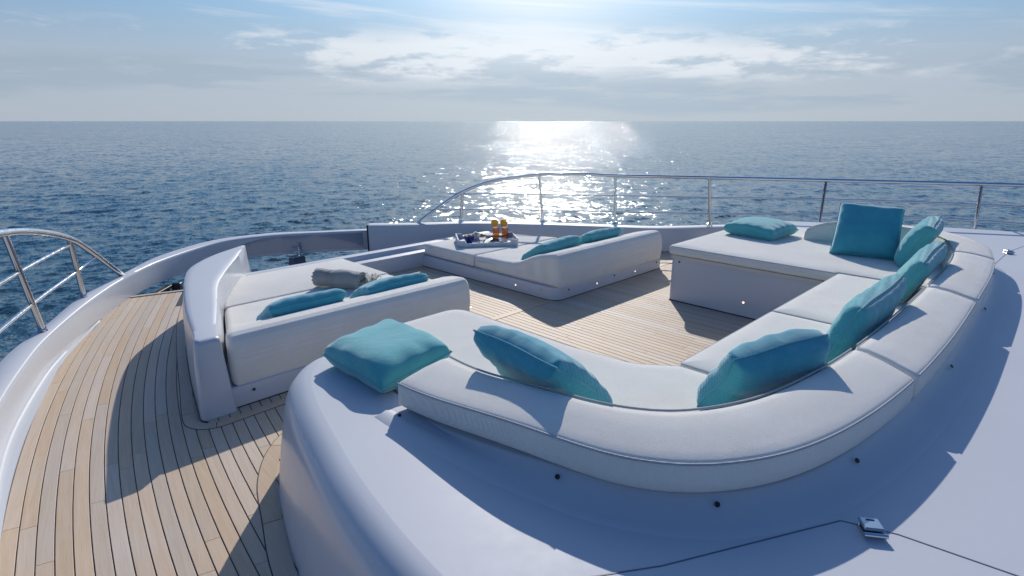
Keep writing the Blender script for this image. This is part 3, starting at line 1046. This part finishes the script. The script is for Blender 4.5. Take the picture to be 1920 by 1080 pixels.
def roof():
    r = thing('coachroof', (3, 0, .3), 'broad glossy white coachroof wrapping around the sofa in the foreground', 'roof')
    left = ROOF_OUT
    ring_out = left + [(7.9, -1.2), (7.95, .2)] + spline([(7.9, .55), (7.6, 1.3), (7.1, 2.1), (6.75, 2.72)], 5)
    ol = ring_out
    # walls round the port side
    L = np.array(left); T = np.gradient(L, axis=0); T /= np.linalg.norm(T, axis=1)[:, None]
    N = np.stack([T[:, 1], -T[:, 0]], 1) * 1.0
    # path runs forward -> aft with deck to port: outboard = ?
    if N[len(N) // 2, 0] > 0: N = -N
    prof = [(.065, -.01), (.052, .10), (.036, .20), (.018, .30), (.004, .37), (-.004, .405), (-.018, .437), (-.040, .464), (-.068, .4835), (-.095, .4915), (-.12, .4935)]
    rings = [[(L[i, 0] + N[i, 0] * w, L[i, 1] + N[i, 1] * w, z) for w, z in prof] for i in range(len(L))]
    loft('side_wall', rings, 'gelcoat', r, False, False, sharp=60)
    tube('foot_joint', [(L[i, 0] + N[i, 0] * .058, L[i, 1] + N[i, 1] * .058, .004) for i in range(len(L))], .005, 'black_rubber', r, 6)
    # top skin
    inner_left = [(L[i, 0] - N[i, 0] * .12, L[i, 1] - N[i, 1] * .12) for i in range(len(L))]
    well = spline([(1.25, 2.47), (1.245, 2.2), (1.21, 1.86), (1.215, 1.45), (1.25, 1.12), (1.335, .82), (1.51, .61), (1.82, .47), (2.35, .39), (3.1, .36), (4.0, .37), (4.7, .39), (5.25, .44), (5.75, .55), (6.08, .84), (6.19, 1.28), (6.45, 1.9), (6.46, 2.70)], 6)
    edge = [p for p in inner_left if p[0] < 1.20]
    outer_ccw = edge + [(7.85, -1.2), (7.9, .2)] + spline([(7.85, .55), (7.55, 1.3), (7.05, 2.1), (6.70, 2.70)], 5) + well[::-1]
    poly = [Vector(p) for p in outer_ccw]
    n = len(poly)
    E_ = [(i, (i + 1) % n) for i in range(n)]
    xs = np.arange(.55, 8.0, .09); ys = np.arange(-1.15, 2.75, .09)
    P2 = [(p.x, p.y) for p in poly]
    def inside(x, y):
        c_ = False; j = n - 1
        for i in range(n):
            xi, yi = P2[i]; xj, yj = P2[j]
            if (yi > y) != (yj > y) and x < (xj - xi) * (y - yi) / (yj - yi) + xi: c_ = not c_
            j = i
        return c_
    PA = np.array(P2)
    pts = []
    for x in xs:
        for y in ys:
            if inside(x, y) and np.min(np.hypot(PA[:, 0] - x, PA[:, 1] - y)) > .045: pts.append(Vector((x, y)))
    v, e, f, *_ = delaunay_2d_cdt(poly + pts, E_, [tuple(range(n))], 1, 1e-5)
    EL = np.array(edge); WL = np.array(well)
    def z(x, y):
        dl = np.min(np.hypot(EL[:, 0] - x, EL[:, 1] - y))
        s_ = min(1, dl / .12); s_ = s_ * s_ * (3 - 2 * s_)
        zz = .4935
        fwd = min(1, max(0, (y - 1.75) / .35))
        dw = np.min(np.hypot(WL[:, 0] - x, WL[:, 1] - y))
        lip = max(0, 1 - dw / .11)
        zz += 0
        return zz
    V = [(p.x, p.y, z(p.x, p.y)) for p in v]
    mesh('roof_skin', V, [tuple(q) for q in f], 'gelcoat', r, True)
    # outer starboard and forward skirts so the roof has thickness from anywhere
    sk = [(7.85, -1.2), (7.9, .2)] + spline([(7.85, .55), (7.55, 1.3), (7.05, 2.1), (6.70, 2.70)], 5) + [(6.46, 2.70)]
    loft('skirt', [[(x, y, z(x, y)), (x + .05, y + .02, z(x, y) - .05), (x + .05, y + .02, -.4)] for x, y in sk], 'gelcoat', r, False, False, sharp=60)
    # rim rising under the backrest cushions
    W = [(x, y) for x, y in well if y < 1.84]
    WA = np.array(W); T2 = np.gradient(WA, axis=0); T2 /= np.linalg.norm(T2, axis=1)[:, None]
    N2 = np.stack([T2[:, 1], -T2[:, 0]], 1)
    mid = len(N2) // 2
    if N2[mid, 1] > 0: N2 = -N2          # pointing aft / outboard
    rings = []
    for i in range(len(W)):
        g = min(1.0, i / 5, (len(W) - 1 - i) / 5)
        x, y = W[i]
        q = lambda w, zz: (x + N2[i, 0] * w, y + N2[i, 1] * w, zz)
        zb = z(x + N2[i, 0] * .16, y + N2[i, 1] * .16)
        fq = min(1.0, i / 14); fq = fq * fq * (3 - 2 * fq)
        zt_ = zb - .004 + .062 * fq
        rings.append([q(-.10, .40), q(-.10, zt_), q(.038, zt_), q(.046, zt_ - .004), q(.052, zt_ - .012), q(.085, zb + (zt_ - zb) * .42), q(.118, zb + .010), q(.140, zb + .004), q(.17, zb + .0012), q(.20, zb - .02)])
    loft('rim', rings, 'gelcoat', r, True, True, sharp=70)
    # rim snap screws
    def rim_screw(px, py):
        dd = np.hypot(WA[:, 0] - px, WA[:, 1] - py); i = int(np.argmin(dd))
        nn = N2[i]
        zq, ow = (.534, .074) if i > 12 else (.5, .10)
        screw((W[i][0] + nn[0] * ow, W[i][1] + nn[1] * ow, zq), (nn[0], nn[1], .85), r, .0085)
    for px, py in ((1.2, 1.74), (1.22, 1.0), (1.47, .6), (1.98, .42), (3.1, .37), (4.25, .38), (5.3, .42)): rim_screw(px, py)
    # panel seam lines in the roof
    def seam(pts, w=.0042):
        C = [(x, y, z(x, y)) for x, y in pts]
        rr = []
        for i, (x, y, zz) in enumerate(C):
            a = Vector(C[max(i - 1, 0)]); b_ = Vector(C[min(i + 1, len(C) - 1)])
            t_ = (b_ - a); t_.z = 0; t_.normalize(); nn = Vector((-t_.y, t_.x)) * w / 2
            rr.append([(x - nn.x, y - nn.y, zz - .004), (x - nn.x, y - nn.y, zz + .0012), (x + nn.x, y + nn.y, zz + .0012), (x + nn.x, y + nn.y, zz - .004)])
        loft('panel_seam', rr, 'seam_grey', r, True, True, smooth=False)
    def line(a, b_, n_=14): return [(a[0] + (b_[0] - a[0]) * i / n_, a[1] + (b_[1] - a[1]) * i / n_) for i in range(n_ + 1)]
    seam(line((.95, .72), (1.14, .592), 4) + line((1.14, .592), (1.66, .32), 10)[1:] )
    seam(line((1.66, .32), (1.71, .19), 6)[0:] + line((1.71, .19), (1.79, -.35), 8)[1:])
    seam(line((5.75, .43), (6.6, .40), 8) + line((6.6, .40), (7.7, .2), 8)[1:])
    return z


roofz = roof()


def clip(x, y, rot, label):
    z = roofz(x, y)
    t = thing('hatch_clip', (x, y, z), label, 'clip', 'hatch clips on the coachroof')
    box('plate', (x, y, z + .004), (.054, .052, .008), 'stainless', t, rot, .002)
    box('cover', (x + .002, y + .002, z + .024), (.049, .052, .011), 'brushed', t, rot, .003)
    ca, sa = math.cos(rot), math.sin(rot)
    lathe('hinge_pin', [(.007, -.03), (.007, .03)], (x - .030 * ca, y - .030 * sa, z + .014), 'stainless', t, 10, (-sa, ca, 0))
    box('slot', (x + .016 * ca, y + .016 * sa, z + .0305), (.003, .022, .002), 'black_rubber', t, rot)
    box('web', (x, y, z + .013), (.03, .05, .012), 'dark_gap', t, rot)


base_mat('brushed', (.42, .46, .50), .32, .9)
clip(1.665, .245, R(35), 'square stainless hatch clip lying on the seam at the lower right foreground')
clip(6.50, .395, R(35), 'tiny stainless hatch clip on the roof beyond the far end of the backrest')

# ------------------------------------------------------------------ sofa
def sofa():
    s = thing('sofa', (3.3, 1.5, 0), 'large white U-shaped sofa set into the coachroof around the teak cockpit', 'sofa')
    # carcass (under the cushions)
    slab('base', densify(round_poly([(1.25, .42, .3), (6.1, .42, .3), (6.40, 1.0, 0), (6.40, 2.585, .05), (4.645, 2.585, .04), (4.645, 1.20, .02), (2.22, 1.20, .02), (2.22, 2.56, .15), (1.25, 2.56, .1)]), .2),
         [(0, 0), (0, .38), (.003, .40)], 'gelcoat', s, sharp=35)
    slab('fascia', densify(round_poly([(4.635, 1.3, 0), (6.40, 1.3, 0), (6.40, 2.597, .05), (4.635, 2.597, .04)]), .2), [(0, .402), (0, .432)], 'fascia', s, sharp=35)
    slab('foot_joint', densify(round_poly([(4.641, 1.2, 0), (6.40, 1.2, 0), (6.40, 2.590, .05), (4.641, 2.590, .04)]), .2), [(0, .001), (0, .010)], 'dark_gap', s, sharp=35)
    # seat cushions (share seams)
    def seat(ol, z0, z1, r=.026):
        o = slab_poly('seat_cushion', ol, cushion_prof(z0, z1, r, .010), 'cushion_fabric', s, sharp=80)
        return o
    def piping(parent, pts, z, per=6, closed=False):
        tube('piping', [(p[0], p[1], z) for p in pts], .0042, 'piping_fabric', parent, 6, closed)
    # 1 port arm and the rounded corner
    ol1 = [(1.235, 2.60, .06), (1.235, 1.5, 0), (1.235, .75, .35), (1.9, .45, 0), (2.31, .45, .01), (2.30, 1.19, .05), (2.17, 1.36, .2), (2.13, 1.7, .3), (2.13, 2.60, .13)]
    c1 = seat(ol1, .432, .52)
    piping(c1, poly_ring(ol1, .010), .503, closed=True)
    for x0, x1, nm in ((2.316, 3.408, 2), (3.414, 4.66, 3)):
        ol = [(x0, .45, .01), (x1, .45, .01), (x1, 1.215, .03), (x0, 1.215, .03)]
        c = seat(ol, .42, .52)
        piping(c, poly_ring(ol, .010), .503, closed=True)
    ol4 = [(4.666, .45, .01), (6.0, .45, .35), (6.40, 1.2, .2), (6.43, 2.62, .07), (4.625, 2.62, .06), (4.625, 1.22, .03), (4.666, 1.20, .0)]
    c4 = seat(ol4, .434, .525)
    piping(c4, poly_ring(ol4, .010), .508, closed=True)
    screw((4.643, 2.50, .375), (-1, 0, 0), s)
    courtesy((4.643, 1.88, .13), (-1, 0, 0), s, .010)
    # backrest cushions following the curve
    OUT = [(1.14, 1.80), (1.155, 1.45), (1.195, 1.10), (1.28, .78), (1.47, .565), (1.80, .42), (2.35, .335), (3.1, .305), (4.0, .315), (4.7, .335), (5.25, .385), (5.78, .50), (6.14, .80), (6.25, 1.25), (6.16, 1.90)]
    INN = [(1.40, 1.78), (1.37, 1.45), (1.40, 1.13), (1.48, .905), (1.63, .755), (1.92, .64), (2.42, .575), (3.1, .552), (3.98, .555), (4.64, .57), (5.12, .62), (5.56, .74), (5.84, .98), (5.88, 1.36), (5.74, 1.84)]
    per = 10
    SO, SI = spline(OUT, per), spline(INN, per)
    def fdz(t):
        q = 1 - min(1, max(0, t / 2.0)); return -.052 * q * q * (3 - 2 * q)
    def section(i, f, ins, dz=0):
        o = Vector(SO[i]).lerp(Vector(SO[min(i + 1, len(SO) - 1)]), f)
        n_ = Vector(SI[i]).lerp(Vector(SI[min(i + 1, len(SI) - 1)]), f)
        d = (n_ - o); w = d.length; d.normalize()
        tall = .012 * min(1, max(0, (i / per - 10) / 2))
        P = [(0.012, .558), (0.0, .570), (-.002, .60), (0, .645), (.005, .657), (.018, .665), (.05, .674 + tall), (w * .5, .692 + tall), (w - .05, .703 + tall), (w - .02, .702 + tall), (w - .004, .692 + tall), (w, .675), (w + .02, .60), (w + .03, .50), (w - .03, .47), (.10, .50), (.09, .558)]
        te = (i + f) / per - (len(OUT) - 1)
        arc = math.sqrt(max(0.0, 1 - min(1, max(0, (te + .75) / .80)) ** 2))
        dzf = fdz((i + f) / per)
        P = [(u, zz + dzf) for u, zz in P]
        P = [(u, .50 + (zz - .50) * (.12 + .88 * arc)) if te > -.75 else (u, zz) for u, zz in P]
        P = P[::-1]
        if ins: P = offset(P if area(P) > 0 else P[::-1], ins)
        else: P = P if area(P) > 0 else P[::-1]
        return [(o.x + d.x * u, o.y + d.y * u, zz) for u, zz in P]
    def back(a, b_):
        """a, b in spline units"""
        rings = []
        r = .022
        n_ = int((b_ - a) * 6)
        def at(t, ins):
            t = min(max(t, 0), len(OUT) - 1.001)
            return section(int(t * per), t * per - int(t * per), ins)
        def unit(t):
            i = min(int(t), len(OUT) - 2); return math.hypot(OUT[i + 1][0] - OUT[i][0], OUT[i + 1][1] - OUT[i][1])
        for k_ in range(5):
            an = k_ / 4 * math.pi / 2
            rings.append(at(a + (r * (1 - math.cos(an))) / unit(a), r * (1 - math.sin(an))))
        for k_ in range(1, n_): rings.append(at(a + (b_ - a) * k_ / n_, 0))
        for k_ in range(4, -1, -1):
            an = k_ / 4 * math.pi / 2
            rings.append(at(b_ - (r * (1 - math.cos(an))) / unit(b_ - .01), r * (1 - math.sin(an))))
        o = loft('backrest_cushion', rings, 'cushion_fabric', s, True, True, sharp=80)
        # piping: outer and inner top edges
        for side_, u0, z0 in ((0, .004, .657), (1, -.004, .702)):
            pts = []
            for k_ in range(0, n_ * 2 + 1):
                t = a + .03 + (b_ - a - .06) * k_ / (n_ * 2)
                i = int(t * per); f = t * per - i
                o_ = Vector(SO[i]).lerp(Vector(SO[min(i + 1, len(SO) - 1)]), f); n2 = Vector(SI[i]).lerp(Vector(SI[min(i + 1, len(SI) - 1)]), f)
                d = (n2 - o_).normalized()
                tall = .012 * min(1, max(0, (i / per - 10) / 2))
                te = t - (len(OUT) - 1); arc = math.sqrt(max(0.0, 1 - min(1, max(0, (te + .75) / .80)) ** 2)); kz = .12 + .88 * arc if te > -.75 else 1
                q = (o_ + d * u0) if side_ == 0 else (n2 + d * u0)
                pts.append((q.x, q.y, .50 + (z0 + (tall if side_ else 0) - .50) * kz + fdz(t)))
            tube('piping', pts, .0042, 'piping_fabric', o, 6)
        return o
    back(.02, 6.22)
    back(6.26, 7.86)
    back(7.90, 9.92)
    back(9.96, 13.98)


sofa()

# ------------------------------------------------------------------ pillows
def pillow(corners, thick, mat, label, seed, sag=0.0):
    """corners: TL, TR, BR, BL in world space, the long way round"""
    TL, TR, BR, BL = [Vector(c) for c in corners]
    N = 26
    rnd = random.Random(seed)
    cen = (TL + TR + BR + BL) / 4
    nrm = ((TR - BL).cross(TL - BR)).normalized()
    ph = [rnd.uniform(0, 6.28) for _ in range(8)]
    fr = [rnd.uniform(4, 9) for _ in range(4)]
    def pt(u, v, side):
        # sides drawn in a little between the corners
        uu = u * (1 - .028 * (1 - v * v)); vv = v * (1 - .028 * (1 - u * u))
        a, b_ = (uu + 1) / 2, (vv + 1) / 2
        p = BL.lerp(BR, a).lerp(TL.lerp(TR, a), b_)
        e = max(0, (1 - u ** 4)) * max(0, (1 - v ** 4))
        t = thick / 2 * (e ** .31)
        # puckers running in from the seams
        edge = math.exp(-((1 - abs(v)) / .28) ** 2) * math.sin(fr[0] * 2.2 * u + ph[0]) + math.exp(-((1 - abs(u)) / .28) ** 2) * math.sin(fr[1] * 2.2 * v + ph[1])
        fold = .35 * math.sin(2.6 * u + 1.9 * v + ph[2]) * math.sin(2.1 * v - 1.2 * u + ph[3])
        t *= 1 + .09 * edge * (e ** .3) + .09 * fold
        wv = .008 * math.sin(2.7 * u + ph[4]) * (1 - abs(v) * .3) + .007 * math.sin(3.1 * v + ph[5])
        q = p + nrm * (side * t + wv)
        q.z -= sag * (1 - (u * u)) * (1 if v > 0 else 0) * v * .5
        return q
    V = []; F = []
    idx = {}
    for side in (1, -1):
        for i in range(N + 1):
            for j in range(N + 1):
                border = i in (0, N) or j in (0, N)
                key = (i, j, 0 if border else side)
                if key in idx: continue
                u = -math.cos(math.pi * i / N) * .35 + (2 * i / N - 1) * .65
                v = -math.cos(math.pi * j / N) * .35 + (2 * j / N - 1) * .65
                idx[key] = len(V); V.append(pt(u, v, side if not border else 0))
        for i in range(N):
            for j in range(N):
                q = []
                for a, b_ in ((i, j), (i + 1, j), (i + 1, j + 1), (i, j + 1)):
                    border = a in (0, N) or b_ in (0, N)
                    q.append(idx[(a, b_, 0 if border else side)])
                F.append(tuple(q if side > 0 else q[::-1]))
    # local frame so the weave follows the pillow
    root = bpy.data.objects.new('pillow', None)
    c = cen
    xa = ((TR + BR) - (TL + BL)).normalized(); za = nrm; ya = za.cross(xa).normalized(); za = xa.cross(ya)
    M = Matrix((xa, ya, za)).transposed().to_4x4(); M.translation = c
    Mi = M.inverted()
    me = bpy.data.meshes.new('pillow')
    me.from_pydata([Mi @ v for v in V], [], F)
    bm = bmesh.new(); bm.from_mesh(me); bmesh.ops.recalc_face_normals(bm, faces=bm.faces); bm.to_mesh(me); bm.free()
    me.materials.append(MATS[mat])
    me.polygons.foreach_set('use_smooth', [True] * len(me.polygons))
    o = bpy.data.objects.new('pillow', me)
    col.objects.link(o)
    o.matrix_basis = M
    tag(o, label, 'pillow', 'turquoise throw pillows')
    # seam welt
    loop = []
    for i in range(N): loop.append(V[idx[(i, 0, 0)]])
    for j in range(N): loop.append(V[idx[(N, j, 0)]])
    for i in range(N, 0, -1): loop.append(V[idx[(i, N, 0)]])
    for j in range(N, 0, -1): loop.append(V[idx[(0, j, 0)]])
    w = tube('seam_welt', loop, .0038, mat, None, 6, True)
    w.parent = o
    w.matrix_parent_inverse = M.inverted()
    return o


P1, P2_ = 'pillow_fabric', 'pillow_fabric_blue'
# A lying flat on the port arm
pillow([(1.13, 2.38, .555), (1.57, 2.47, .585), (1.53, 1.92, .59), (1.14, 1.90, .535)], .15, P1, 'turquoise pillow lying flat on the near sofa arm, before the backrest begins', 1)
# B leaning behind the port backrest
pillow([(1.43, 1.64, .80), (1.39, 1.17, .80), (1.70, 1.13, .54), (1.62, 1.62, .54)], .155, P2_, 'turquoise pillow propped inside the curved backrest, second from the left on the sofa', 2)
pillow([(1.90, .78, .785), (2.31, .60, .815), (2.46, .74, .515), (1.96, .93, .515)], .175, P2_, 'dark-backed turquoise pillow leaning in the near corner curve of the backrest', 3)
pillow([(2.84, .61, .79), (3.50, .60, .83), (3.44, .73, .515), (2.66, .72, .515)], .15, P1, 'long turquoise pillow leaning on the middle of the straight backrest', 4)
pillow([(4.05, .62, .80), (4.70, .63, .83), (4.66, .75, .515), (3.99, .74, .515)], .145, P1, 'turquoise pillow third from the far end of the long backrest, overlapping another behind it', 5)
pillow([(5.12, .76, .85), (5.66, .82, .87), (5.62, .98, .54), (5.08, .92, .54)], .17, P1, 'turquoise pillow in the far corner of the backrest, behind its overlapping neighbour', 6)
pillow([(5.48, 1.49, .925), (5.585, 1.04, .912), (5.34, .98, .53), (5.24, 1.45, .53)], .165, P2_, 'square turquoise pillow standing upright against the far arm bolster', 7)
pillow([(5.45, 2.50, .60), (5.92, 2.46, .60), (5.88, 1.93, .59), (5.38, 1.99, .59)], .15, P1, 'turquoise pillow lying flat on the far end of the sofa before the rail', 8)
# on the sun pads
pillow([(1.34, 3.49, .45), (1.89, 3.51, .46), (1.91, 3.84, .29), (1.36, 3.82, .29)], .13, P2_, 'turquoise pillow on the left end of the near sun pad bolster', 9)
pillow([(2.05, 3.50, .44), (2.60, 3.52, .45), (2.62, 3.84, .29), (2.07, 3.84, .29)], .13, P2_, 'turquoise pillow on the near sun pad beside the rolled towel', 10)
pillow([(3.96, 3.52, .46), (4.52, 3.52, .47), (4.54, 3.86, .29), (3.98, 3.86, .29)], .13, P1, 'turquoise pillow on the far sun pad, the nearer of its two', 11)
pillow([(4.66, 3.52, .46), (5.24, 3.52, .47), (5.26, 3.86, .29), (4.68, 3.86, .29)], .13, P1, 'turquoise pillow on the far sun pad, the farther of its two', 12)


# ------------------------------------------------------------------ towel
TOW = (2.25, 4.29, .262 + .070)


def towel():
    rot = R(-60)
    u0 = Vector((math.cos(rot), math.sin(rot))); v0 = Vector((-u0.y, u0.x))
    t = thing('rolled_towel', (2.3, 4.3, .26), 'grey rolled towel with a fringed loose end lying on the near sun pad', 'towel')
    c = Vector(TOW) + Vector((0, 0, .006)); L = .42
    turns, th = 3.75, .0168
    n = 110
    def prof(a):
        r = .014 + th * a / (2 * math.pi)
        return r
    inner = []; outer = []
    for i in range(n + 1):
        a = i / n * turns * 2 * math.pi
        r = prof(a)
        w = 1 + .02 * math.sin(3 * a)
        inner.append((r * math.cos(a) * w, r * math.sin(a) * .92)); r2 = r + th * .66
        outer.append((r2 * math.cos(a) * w, r2 * math.sin(a) * .92))
    loop = outer + inner[::-1]
    rings = []
    for k_ in range(13):
        f = k_ / 12 - .5
        s_ = 1 - .06 * (2 * abs(f)) ** 6 + .015 * math.sin(9 * f)
        ring = []
        for (y, z) in loop:
            x = f * L + .010 * math.sin(14 * math.atan2(z, y)) * (2 * f) ** 3
            ring.append((c.x + x * math.cos(rot) - y * s_ * math.sin(rot), c.y + y * s_ * math.cos(rot) + x * math.sin(rot), c.z + z * s_ + .004 * math.sin(11 * f + y * 30)))
        rings.append(ring)
    n2 = len(loop)
    V = [p for r in rings for p in r]; F = []
    for i in range(12):
        for j in range(n2):
            F.append((i * n2 + j, i * n2 + (j + 1) % n2, (i + 1) * n2 + (j + 1) % n2, (i + 1) * n2 + j))
    for base in (0, 12 * n2):
        for j in range(n): 
            F.append((base + j, base + j + 1, base + n2 - 2 - j, base + n2 - 1 - j))
    mesh('roll', V, F, 'towel_fabric', t, True, 60)
    # loose crumpled end
    V = []; F = []
    nx, ny = 14, 10
    for i in range(nx + 1):
        for j in range(ny + 1):
            u, v_ = i / nx, j / ny
            q0 = Vector((TOW[0], TOW[1])) + u0 * (.17 - .02 * u + (.16 - .07 * u) * (v_ - .5)) + v0 * (.03 + .29 * u)
            x, y = q0.x, q0.y
            z = .285 + .085 * math.exp(-(u * 1.6) ** 2) * (1 - .5 * (2 * v_ - 1) ** 2) + .016 * math.sin(9 * v_ * (1 + u) + 2 * u) + .012 * math.sin(12 * u + 4 * v_)
            V.append((x, y, max(.272, z)))
    for i in range(nx):
        for j in range(ny): F.append((i * (ny + 1) + j, (i + 1) * (ny + 1) + j, (i + 1) * (ny + 1) + j + 1, i * (ny + 1) + j + 1))
    o = mesh('loose_end', V, F, 'towel_fabric', t, True)
    so = o.modifiers.new('thick', 'SOLIDIFY'); so.thickness = .010
    rr = random.Random(3)
    for q in range(9):
        q0 = Vector((TOW[0], TOW[1])) + u0 * (.15 + .09 * (q / 8 - .5)) + v0 * .315
        q1 = q0 + v0 * .045 + u0 * rr.uniform(-.015, .015)
        tube('fringe', [(q0.x, q0.y, .284), ((q0.x + q1.x) / 2, (q0.y + q1.y) / 2, .280), (q1.x, q1.y, .268)], .0035, 'towel_fabric', t, 5)


towel()


# ------------------------------------------------------------------ tray and refreshments
def tray():
    a = Vector((3.97, 4.80)); u = Vector((.55, -.39)).normalized(); v = Vector((.39, .55)).normalized()
    L, D, z0, h = .66, .42, .262, .062
    rot = math.atan2(u.y, u.x)
    cen = a + u * L / 2 + v * D / 2
    t = thing('serving_tray', (cen.x, cen.y, z0), 'whitewashed wooden serving tray with drinks and snacks on the far sun pad', 'tray')
    def at(s, w, z=0): p = a + u * (s * L) + v * (w * D); return (p.x, p.y, z0 + z)
    box('floor', at(.5, .5, .008), (L - .022, D - .022, .012), 'whitewashed_wood', t, rot)
    for w in (0, 1):
        # side board with a long dropped grip between its raised corners
        V = []
        xs_ = [(0, h + .01), (.10, h + .01), (.13, h - .022), (.87, h - .022), (.90, h + .01), (1, h + .01)]
        rg = []
        for s_, zz in xs_:
            rg.append([at(s_, w - .016, 0), at(s_, w + .016, 0), at(s_, w + .016, zz), at(s_, w - .016, zz)])
        loft('side', rg, 'whitewashed_wood', t, True, True, smooth=False)
    for s_ in (0, 1):
        c = at(s_, .5, h / 2 + .008); box('end', c, (.014, D - .016, h + .016), 'whitewashed_wood', t, rot, .002)
    zf = .0145
    # blue bowl of crisps
    def bowl(pos, r, hh, mat, name, label, content=None, cname=''):
        b = thing(name, pos, label, 'bowl')
        lathe('bowl_wall', [(r * .5, 0), (r * .55, .004), (r * .85, hh * .45), (r, hh), (r * .95, hh), (r * .78, hh * .5), (r * .45, .01)], pos, mat, b, 22, None, 60)
        rr = random.Random(hash(name) % 7)
        if content:
            for q in range(16):
                an = rr.uniform(0, 6.28); d = rr.uniform(0, r * .75); zz = hh * .75 + (1 - d / r) * .03 + rr.uniform(0, .008)
                box(cname, (pos[0] + d * math.cos(an), pos[1] + d * math.sin(an), pos[2] + zz), (.026, .022, .008), content, b, an, .002)
        return b
    bowl(at(.20, .36, zf), .064, .080, 'blue_glaze', 'snack_bowl', 'small cobalt blue bowl heaped with yellow crisps at the left of the tray', 'crisps', 'crisp')
    bowl(at(.42, .42, zf), .056, .078, 'glass', 'snack_bowl', 'clear glass bowl of green olives beside the blue bowl', 'olives', 'olive')
    bowl(at(.34, .76, zf), .055, .070, 'ceramic', 'snack_bowl', 'pale bowl of nuts at the back of the tray behind the blue bowl', 'fascia', 'nut')
    # low plate
    pp = at(.69, .36, zf)
    pl = thing('plate', pp, 'small dark-topped plate of berries in front of the two orange drinks', 'plate')
    lathe('dish', [(.06, 0), (.105, .018), (.115, .026), (.107, .025), (.06, .008)], pp, 'ceramic', pl, 26, None, 60)
    rr = random.Random(8)
    for q in range(14):
        an = rr.uniform(0, 6.28); d = rr.uniform(0, .08)
        lathe('berry', [(.002, 0), (.011, .006), (.012, .012), (.007, .02), (.001, .022)], (pp[0] + d * math.cos(an), pp[1] + d * math.sin(an), pp[2] + .014), 'berries' if q % 3 else 'olives', pl, 8, None, 80)
    cpos = at(.94, .30, zf)
    box_o = box('name_card', (cpos[0], cpos[1], cpos[2] + .022), (.045, .004, .044), 'card', None, rot + .3)
    tag(box_o, 'small white card standing at the right end of the tray', 'card')
    # drinks
    for i, (s_, w, lab) in enumerate(((.70, .80, 'left one of the two tall glasses of orange drink on the tray'),
                                      (.86, .78, 'right one of the two tall glasses of orange drink on the tray'))):
        p = at(s_, w, zf)
        g = thing('drink_glass', p, lab, 'drink', 'orange drinks on the tray')
        lathe('tumbler', [(.034, 0), (.038, .002), (.040, .155), (.0385, .155), (.036, .012), (.001, .010)], p, 'glass', g, 24, None, 60)
        lathe('liquid', [(.001, .013), (.035, .013), (.0375, .130), (.001, .130)], p, 'drink', g, 20, None, 60)
        tocam = Vector((-p[0], -p[1], 0)).normalized()
        sdir = Vector((tocam.y, -tocam.x, 0)) * (-1 if i == 0 else -1)
        sc_ = Vector(p) + Vector((0, 0, .185)) + sdir * -.014
        sl = lathe('orange_slice', [(.042, -.004), (.043, 0), (.042, .004)], sc_, 'orange_peel', g, 24, tocam)
        lathe('flesh', [(.036, -.0055), (.0365, 0), (.036, .0055)], sc_, 'orange_flesh', sl, 24, tocam)
        tube('straw', [Vector(p) + Vector((.005, 0, .02)), Vector(p) + sdir * .03 + Vector((0, 0, .20))], .003, 'card', g, 8)


tray()
